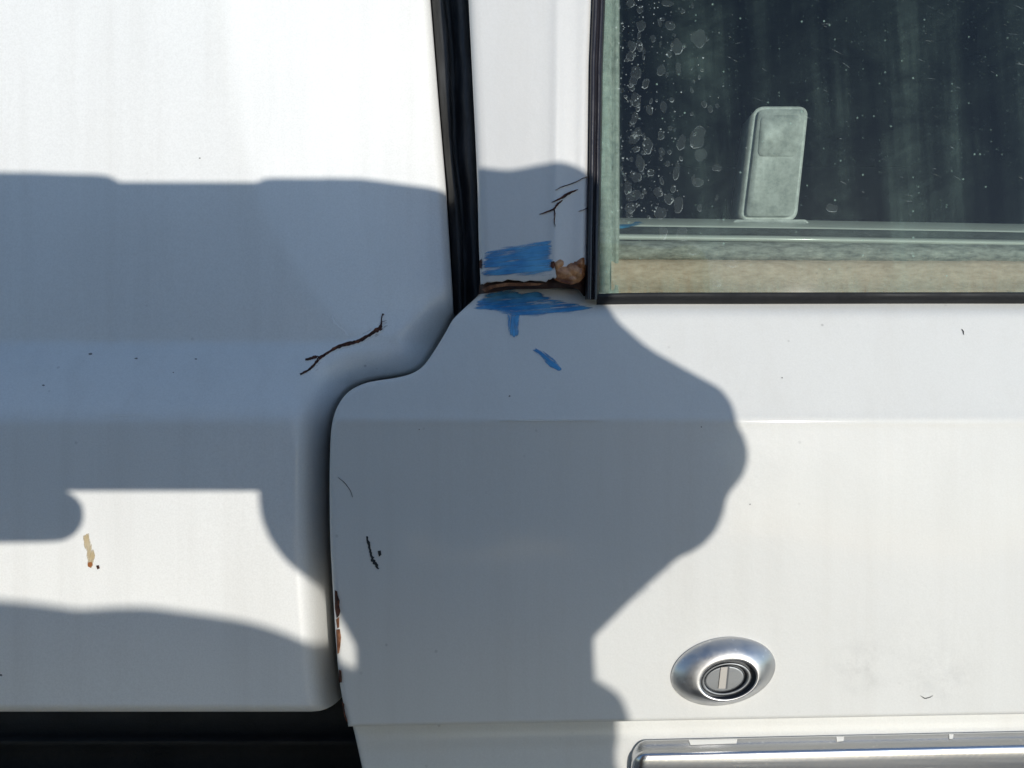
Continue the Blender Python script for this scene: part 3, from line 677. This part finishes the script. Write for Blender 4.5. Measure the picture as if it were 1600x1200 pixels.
def rrect(c, r, n=6):
    out = []
    for i in range(4):
        p, a_, b_ = np.array(c[i], float), np.array(c[i - 1], float), np.array(c[(i + 1) % 4], float)
        u = (a_ - p) / np.linalg.norm(a_ - p) * r; w = (b_ - p) / np.linalg.norm(b_ - p) * r
        for k in range(n + 1):
            t = k / n; out.append(tuple((1 - t) ** 2 * (p + u) + 2 * t * (1 - t) * p + t * t * (p + w)))
    return out
tab = tab_mesh('lock_tab', rrect([(1180, 164), (1266, 164), (1247, 344), (1158, 344)], 17), YT - .004, YT + .010, .0013, M_TAB, van)
tab['label'] = 'milky white plastic lock tab behind the window'
tab_mesh('finger_recess', rrect([(1188, 178), (1254, 178), (1248, 246), (1182, 246)], 12), YT - .0043, YT - .0030, .0004, M_TAB, tab)
tab_mesh('tab_base', rrect([(1150, 342), (1262, 342), (1270, 356), (1138, 356)], 5), YT - .012, YT + .012, .0008, M_TAB, tab)

# dark cabin behind the glass
M_CABIN = cloth('dark_cabin_trim', (.010, .012, .010), (.017, .020, .016), 60.0, .95, .02)
bm = box_bm((-.35, .076, -.42), (.95, 1.6, .52)); bm.faces.ensure_lookup_table()
fdel = [f for f in bm.faces if f.calc_center_median().y < .08]; bmesh.ops.delete(bm, geom=fdel, context='FACES')
cab = bm_obj('cabin_lining', bm, M_CABIN, van, False)
M_CARD = cloth('black_inner_door_card', (.010, .011, .012), (.02, .021, .022), 120.0, .9, .05)
bm = box_bm((.0, .056, -.40), (.60, .075, .030), .004); bm_obj('inner_door_card', bm, M_CARD, van)

# ------------------------------------------------------------------ door lock
def ellipse_ring(cx, cy, rx, ry, rot, n=72):
    out = []
    for k in range(n):
        a = 2 * math.pi * k / n; ex, ey = rx * math.cos(a), ry * math.sin(a)
        out.append((cx + ex * math.cos(rot) - ey * math.sin(rot), cy + ex * math.sin(rot) + ey * math.cos(rot)))
    return out
def rings(name, rs_, mat, parent, cap=True, n=72):
    v, f = [], []
    for (cx, cy, rx, ry, rot, d) in rs_: v += [P(x, y, d) for x, y in ellipse_ring(cx, cy, rx, ry, rot, n)]
    for i in range(len(rs_) - 1):
        for k in range(n): f.append((i * n + k, i * n + (k + 1) % n, (i + 1) * n + (k + 1) % n, (i + 1) * n + k))
    if cap: f.append(tuple((len(rs_) - 1) * n + k for k in range(n)))
    return pydata(name, v, f, mat, parent)
ro = math.radians(-11)
M_GAP = simple('dark_lock_gap', (.10, .105, .11), .6)
bez = rings('door_lock', [(1130, 1049, 83, 53, ro, .0006), (1130, 1049, 82.5, 52.5, ro, -.0002), (1130, 1049, 81, 51.5, ro, -.0005), (1130.5, 1050, 78, 49.5, ro, -.0010), (1131.5, 1052, 73, 46, ro, -.0018), (1133, 1055, 65, 42, ro, -.0027), (1135, 1058, 57, 38, ro, -.0034), (1137, 1061, 50, 34, ro, -.0038), (1138, 1062, 46, 31, ro, -.0039), (1138.3, 1062.3, 44, 29.5, ro, -.0036), (1138.5, 1062.5, 43.5, 29, ro, -.0031), (1138.5, 1062, 43, 28.5, ro, -.0005), (1138.5, 1062, 42.8, 28.3, ro, .0010)], M_CHROME, van, False)
bez['label'] = 'oval chrome door lock'
rings('lock_gap', [(1138.5, 1062, 43.6, 29.1, ro, -.0017), (1138.5, 1062, 30, 20, ro, -.0016)], M_GAP, bez, True)
rings('lock_collar', [(1135.5, 1061.5, 39.8, 25.6, ro, .0002), (1135.5, 1061.5, 39.6, 25.4, ro, -.0022), (1135.3, 1061.4, 39.0, 24.9, ro, -.0025), (1135, 1061.3, 38, 24.2, ro, -.0026), (1134.2, 1061, 34, 21.8, ro, -.0026), (1134, 1061, 33.4, 21.3, ro, -.0024), (1134, 1061, 33.2, 21.1, ro, -.0015)], M_STEEL, bez, False)
cyl = rings('lock_cylinder', [(1132, 1061, 31.8, 20, ro, -.0002), (1132, 1061, 31.6, 19.8, ro, -.0022), (1132, 1061, 31, 19.4, ro, -.0025), (1132, 1061, 30, 18.6, ro, -.0026), (1132, 1061, 28, 17, ro, -.0026), (1132, 1061, 14, 8, ro, -.0026)], M_STEEL, bez, True)
def quadbox(name, c, y0, y1, mat, parent):
    bm = bmesh.new(); a = [bm.verts.new(P(px, py, y0)) for px, py in c]; b_ = [bm.verts.new(P(px, py, y1)) for px, py in c]
    bm.faces.new(a); bm.faces.new(b_[::-1])
    for k in range(4): bm.faces.new((a[k], a[(k + 1) % 4], b_[(k + 1) % 4], b_[k]))
    return bm_obj(name, bm, mat, parent, False)
quadbox('keyhole_shutter', [(1126.5, 1043), (1137, 1042), (1133.5, 1076), (1122.5, 1076)], -.0024, -.00285, simple('pale_shutter_metal', (.42, .40, .37), .5, .3), cyl)
quadbox('keyhole_slot', [(1137, 1042), (1140, 1042.4), (1136.4, 1077), (1133.5, 1076.5)], -.0024, -.00275, M_GAP, cyl)

# ------------------------------------------------------------------ chrome door handle
xs = np.concatenate([np.linspace(0, 30, 12), np.linspace(40, 640, 50), np.linspace(680, 1500, 20)])
secs = []
# section going from the top root, over the top ledge, the rounded front, down to the underside
sec = [(-1, .0058), (0, .0048), (2, .0045), (8, .0039), (15, .0031), (17, .0028), (20, .0022), (25, .00178), (32, .0016), (40, .00155), (52, .0016), (66, .0017), (84, .0019), (100, .0023), (112, .0028), (118, .0048), (120, .0058)]
for (dv, d) in sec:
    row = []
    for x in xs:
        px = 984 + x
        t = min(1.0, x / 26.0); rnd = math.sqrt(max(0.0, 1 - (1 - t) ** 2))
        top = 1157 - .0225 * (px - 1000); mid = top + 58
        py = mid + (top + dv - mid) * (.30 + .70 * rnd)
        dd = .0058 + (d - .0058) * (.12 + .88 * rnd)
        row.append((px, py, dd))
    secs.append(row)
handle = loft('door_handle', [[(r_[0][0] + 6, r_[0][1], .0056)] + r_ for r_ in secs], M_HCHROME, van)
handle['label'] = 'pitted chrome door handle bar'
HX = [q_[0] for q_ in sec]; HY = [q_[1] for q_ in sec]
htop = lambda x: 1157 - .0225 * (x - 1000)
for (x0, x1) in ((1076, 1150), (1307, 1317), (1483, 1488)):
    patch('white_fleck', [(x0, htop(x0) + 1), (x1 + 2, htop(x1) + 1), (x1 + 1, htop(x1) + 8), (x0 + (3 if x1 - x0 > 20 else .5), htop(x0) + 9)], lambda x, y: np.interp(y - htop(x), HX, HY), .00025, M_FLECK, handle, 20)  # small white patches on the handle's top ledge

# ------------------------------------------------------------------ the photographer, whose shadow falls on the van, and the phone
M_SKIN = simple('skin', (.42, .25, .17), .55); M_SHIRT = cloth('brown_shirt', (.06, .04, .03), (.10, .07, .05), 90.0)
M_TROU = cloth('dark_trousers', (.03, .035, .05), (.05, .055, .07), 120.0); M_HAIR = simple('dark_hair', (.02, .015, .012), .5); M_SHOE = simple('black_shoe', (.02, .02, .02), .4)
W3 = WORLD
def capsule(bm, p0, r0, p1, r1, seg=24, cap=7):
    p0, p1 = Vector(p0), Vector(p1); ax = p1 - p0; L = ax.length
    if L < 1e-6: ax = Vector((0, 0, 1)); L = 1e-6
    ax.normalize(); u = ax.orthogonal().normalized(); w = ax.cross(u); prof = []
    for k in range(cap + 1): a = math.pi / 2 * (1 - k / cap); prof.append((p0 - ax * r0 * math.sin(a), r0 * math.cos(a)))
    for k in range(cap + 1): a = math.pi / 2 * k / cap; prof.append((p1 + ax * r1 * math.sin(a), r1 * math.cos(a)))
    prev = None
    for c, r in prof:
        if r < 1e-6: ring = [bm.verts.new(c)]
        else: ring = [bm.verts.new(c + (u * math.cos(2 * math.pi * k / seg) + w * math.sin(2 * math.pi * k / seg)) * r) for k in range(seg)]
        if prev:
            if len(prev) == 1: [bm.faces.new((prev[0], ring[k], ring[(k + 1) % seg])) for k in range(seg)]
            elif len(ring) == 1: [bm.faces.new((prev[(k + 1) % seg], prev[k], ring[0])) for k in range(seg)]
            else: [bm.faces.new((prev[k], ring[k], ring[(k + 1) % seg], prev[(k + 1) % seg])) for k in range(seg)]
        prev = ring
def chain(bm, pts):
    for (a, ra), (b_, rb) in zip(pts[:-1], pts[1:]): capsule(bm, a, ra, b_, rb)
def sh(px, py, h, r, b=0.0): return (W3 @ SH(px, py, h, b), r * S)
def wp(x, y, z): return Vector((x, y, z))
LOWD, UPD = .0060, .0176
feet = Vector((-.31, -.70, GROUND))

skin = bmesh.new()
# right hand holding the end of the phone: index along its top edge, the other fingers folded, thumb below
chain(skin, [sh(425, 319, .207, 48, UPD), sh(560, 323, .212, 52, .0215), sh(664, 338, .214, 53, .0245), sh(790, 330, .216, 68, .0075), sh(866, 336, .216, 89, .0075)])
chain(skin, [sh(866, 350, .216, 86, .0085), sh(900, 520, .220, 86), sh(980, 594, .218, 76), sh(1040, 624, .216, 68), sh(1091, 643, .212, 57)])
chain(skin, [sh(940, 600, .222, 92), sh(1094, 713, .214, 71)])
chain(skin, [sh(900, 700, .226, 96), sh(1034, 782, .216, 94)])
chain(skin, [sh(1090, 642, .212, 54), sh(1010, 640, .198, 58), sh(930, 640, .195, 52)])
chain(skin, [sh(1092, 713, .214, 68), sh(990, 730, .199, 62), sh(900, 720, .195, 54)])
chain(skin, [sh(1034, 782, .216, 88), sh(960, 812, .201, 66), sh(880, 800, .196, 54)])
chain(skin, [sh(838, 345, .216, 84, .0075), sh(820, 480, .224, 95), sh(800, 650, .230, 100), sh(790, 860, .236, 110), sh(770, 980, .244, 116)])
chain(skin, [sh(1010, 790, .220, 94), sh(930, 868, .232, 89), sh(838, 966, .244, 84), sh(838, 1120, .262, 88)])
chain(skin, [sh(705, 430, .216, 90, .01), sh(640, 600, .222, 100, .005), sh(690, 800, .232, 100), sh(720, 1000, .250, 110)])
chain(skin, [sh(560, 700, .222, 140, LOWD), sh(574, 766, .226, 166, LOWD), sh(590, 800, .228, 150, LOWD)])
chain(skin, [sh(574, 800, .222, 110, LOWD), sh(590, 880, .226, 92, LOWD), sh(643, 985, .240, 84), sh(655, 1080, .258, 92)])
chain(skin, [sh(430, 420, .210, 60, UPD), sh(600, 440, .216, 70, UPD), sh(740, 470, .222, 90, .02)])
chain(skin, [sh(430, 520, .210, 60, UPD), sh(600, 540, .216, 80, UPD)])
chain(skin, [sh(450, 620, .210, 60, LOWD), sh(600, 640, .216, 80, LOWD)])
chain(skin, [sh(520, 640, .212, 90, LOWD), sh(600, 780, .224, 100, LOWD), sh(700, 940, .244, 100)])
chain(skin, [sh(820, 560, .226, 98), sh(900, 780, .230, 98), sh(780, 960, .246, 110)])
# wrist and forearm, the sleeve starts just below
chain(skin, [sh(742, 1040, .256, 168), sh(748, 1190, .275, 180), sh(560, 1340, .31, 190), sh(350, 1330, .345, 215), sh(-480, 1330, .42, 240)])
# left hand on the other end: index on top, thumb below
chain(skin, [sh(155, 315, .207, 47, UPD), sh(0, 314, .212, 51, UPD), sh(-220, 330, .214, 54, UPD), sh(-420, 380, .218, 62, UPD)])
chain(skin, [sh(88, 806, .207, 43, LOWD), sh(0, 802, .210, 49, LOWD), sh(-200, 800, .216, 58, LOWD), sh(-430, 760, .226, 85, LOWD)])
for k, yy in enumerate((430, 520, 610)):
    chain(skin, [sh(-300, yy, .191, 46, UPD), sh(-500, yy + 6, .196, 50, UPD), sh(-600, yy + 15, .212, 56, UPD), sh(-520, yy + 60, .228, 68, UPD)])
chain(skin, [sh(-420, 400, .222, 70, UPD), sh(-520, 620, .230, 100, UPD), sh(-470, 780, .232, 100, LOWD), sh(-560, 900, .250, 130, LOWD), sh(-640, 1000, .27, 170, LOWD)])
RE = sh(-480, 1330, .42, 1)[0]; RS = wp(-.13, -.63, .27); LS = wp(-.49, -.66, .27); LE = wp(-.50, -.50, -.06); LW = sh(-640, 1000, .27, 1, LOWD)[0]
chain(skin, [(LW, .028), (LE, .040), (LS, .050)]); chain(skin, [(RE, .040), (RS, .050)])
chain(skin, [(RS, .055), (wp(-.31, -.67, .31), .065), (LS, .055)])
chain(skin, [(wp(-.31, -.67, .30), .058), (wp(-.30, -.645, .42), .055)])
# head: skull, jaw, nose, ears
H = wp(-.29, -.62, .50)
chain(skin, [(H + Vector((0, -.012, .035)), .083), (H + Vector((0, .004, .02)), .080)]); chain(skin, [(H + Vector((0, .02, -.01)), .064), (H + Vector((.0, .040, -.072)), .040)])
chain(skin, [(H + Vector((.0, .088, .008)), .009), (H + Vector((0, .104, -.024)), .013)])
for sx_ in (-1, 1):
    chain(skin, [(H + Vector((sx_ * .082, -.004, .012)), .012), (H + Vector((sx_ * .080, .000, -.022)), .009)])
    chain(skin, [(H + Vector((sx_ * .012, .090, -.052)), .007), (H + Vector((0, .093, -.054)), .008)])
    chain(skin, [(H + Vector((sx_ * .048, .070, .020)), .012), (H + Vector((sx_ * .018, .080, .026)), .010)])
# trunk and legs
for sx_ in (-1, 1):
    chain(skin, [(wp(-.31 + sx_ * .10, -.67, .22), .105), (wp(-.31 + sx_ * .075, -.68, .0), .10), (wp(-.31 + sx_ * .075, -.70, -.18), .105)])
    chain(skin, [(wp(-.31 + sx_ * .09, -.70, -.20), .095), (wp(-.31 + sx_ * .10, -.69, -.60), .060), (wp(-.31 + sx_ * .105, -.72, -.98), .042), (wp(-.31 + sx_ * .115, -.60, -1.03), .030)])
def remesh(name, bm, mat, parent, vox, it=4):
    for v_ in bm.verts: v_.co -= feet
    me = bpy.data.meshes.new(name); bm.to_mesh(me); bm.free(); me.materials.append(mat)
    o = bpy.data.objects.new(name, me); C.objects.link(o)
    m = o.modifiers.new('union', 'REMESH'); m.mode = 'VOXEL'; m.voxel_size = vox; m.use_smooth_shade = True
    if it: s_ = o.modifiers.new('soften', 'SMOOTH'); s_.iterations = it; s_.factor = .4
    if parent: o.parent = parent
    return o
person = remesh('person', skin, M_SKIN, None, .0019, 1); person.location = feet
person['label'] = 'person in brown shirt photographing the van, seen only as a shadow on it'; person['category'] = 'person'
hv, hf = [], []
rs = np.random.RandomState(21)
for k in range(170):
    t = rs.uniform(0, 1); e = catmull([(1040, 890), (990, 934), (925, 985), (923, 1040), (940, 1075)], 8); c = e[int(t * (len(e) - 1))]
    rt = W3 @ SH(c[0] - 16, c[1] - 8, rs.uniform(.225, .25)); d_ = W3.to_3x3() @ Vector((rs.normal(.8, .3), rs.normal(0, .35), rs.normal(-.7, .5))).normalized(); Lh = rs.uniform(.0025, .0045)
    sd_ = d_.orthogonal().normalized() * .00028; sd2 = d_.cross(sd_); i0 = len(hv)
    hv += [rt + sd_ - feet, rt - sd_ * .5 + sd2 * .87 - feet, rt - sd_ * .5 - sd2 * .87 - feet, rt + d_ * Lh - feet]; hf += [(i0, i0 + 1, i0 + 3), (i0 + 1, i0 + 2, i0 + 3), (i0 + 2, i0, i0 + 3)]
o = pydata('arm_hair', hv, hf, M_HAIR, person, False); o['kind'] = 'stuff'
sh_bm = bmesh.new()
chain(sh_bm, [sh(900, 1138, .285, 84), sh(872, 1260, .30, 98), sh(700, 1330, .31, 170)])
chain(sh_bm, [sh(775, 1270, .285, 205), sh(575, 1338, .315, 262, LOWD), sh(430, 1280, .33, 277, LOWD), sh(310, 1236, .345, 284, LOWD), sh(190, 1222, .36, 286, LOWD), sh(110, 1230, .365, 282, LOWD), sh(20, 1218, .375, 288, LOWD), sh(-90, 1214, .385, 292, LOWD), sh(-480, 1330, .42, 340, LOWD)])
chain(sh_bm, [(RE, .055), (RS, .068)]); chain(sh_bm, [(LW + (LE - LW) * .2, .045), (LE, .055), (LS, .068)])
chain(sh_bm, [(RS, .072), (wp(-.31, -.67, .29), .078), (LS, .072)])
for sx_ in (-1, 1): chain(sh_bm, [(wp(-.31 + sx_ * .10, -.67, .22), .118), (wp(-.31 + sx_ * .08, -.68, .0), .115), (wp(-.31 + sx_ * .08, -.70, -.22), .122)])
remesh('shirt', sh_bm, M_SHIRT, person, .004, 2)
tb = bmesh.new()
for sx_ in (-1, 1): chain(tb, [(wp(-.31 + sx_ * .085, -.70, -.19), .112), (wp(-.31 + sx_ * .10, -.69, -.60), .078), (wp(-.31 + sx_ * .105, -.715, -.97), .062)])
remesh('trousers', tb, M_TROU, person, .006, 2)
for sx_ in (-1, 1):
    sb = bmesh.new(); x = -.31 + sx_ * .11; chain(sb, [(wp(x, -.73, GROUND + .045), .045), (wp(x + sx_ * .01, -.60, GROUND + .038), .038), (wp(x + sx_ * .015, -.53, GROUND + .03), .030)]); remesh('shoe', sb, M_SHOE, person, .004, 2)
hb = bmesh.new()
chain(hb, [(H + Vector((0, -.03, .05)), .086), (H + Vector((0, .012, .065)), .070)]); chain(hb, [(H + Vector((0, -.05, .0)), .075), (H + Vector((0, -.045, -.03)), .062)])
remesh('hair', hb, M_HAIR, person, .004, 2)
for sx_ in (-1, 1):
    eb = bmesh.new(); chain(eb, [(H + Vector((sx_ * .032, .074, .008)), .011), (H + Vector((sx_ * .032, .075, .008)), .011)]); remesh('eye', eb, simple('eye_white', (.7, .7, .68), .2), person, .0015, 0)

# phone: lies across the sun, lens side towards the van
hc = .193
c0 = SH(458, 285, hc, UPD); c1 = SH(410, 767, hc, LOWD)
x1 = c1.x + .004; x0 = x1 - .160; z1 = c0.z; z0 = c1.z
bm = box_bm((x0, -hc - .0045, z0), (x1, -hc + .0045, z1), .0035, 4)
M_PH = simple('dark_phone_back', (.02, .03, .05), .25)
phone = bm_obj('phone', bm, M_PH)
pc = W3 @ Vector(((x0 + x1) / 2, -hc, (z0 + z1) / 2)); phone.matrix_world = W3
M_SCR = simple('phone_screen', (.01, .01, .012), .08)
bm = box_bm((x0 + .003, -hc - .0050, z0 + .003), (x1 - .003, -hc - .0044, z1 - .003)); bm_obj('screen', bm, M_SCR, phone, False)
bm = bmesh.new(); bmesh.ops.create_cone(bm, cap_ends=True, segments=32, radius1=.006, radius2=.0055, depth=.0016, matrix=Matrix.Translation((-.001, -hc + .0050, .004)) @ Matrix.Rotation(math.radians(-90), 4, 'X')); bm_obj('lens', bm, M_SCR, phone)
phone['label'] = 'dark phone held sideways in front of the van, seen only as a straight-edged shadow'; phone['category'] = 'phone'
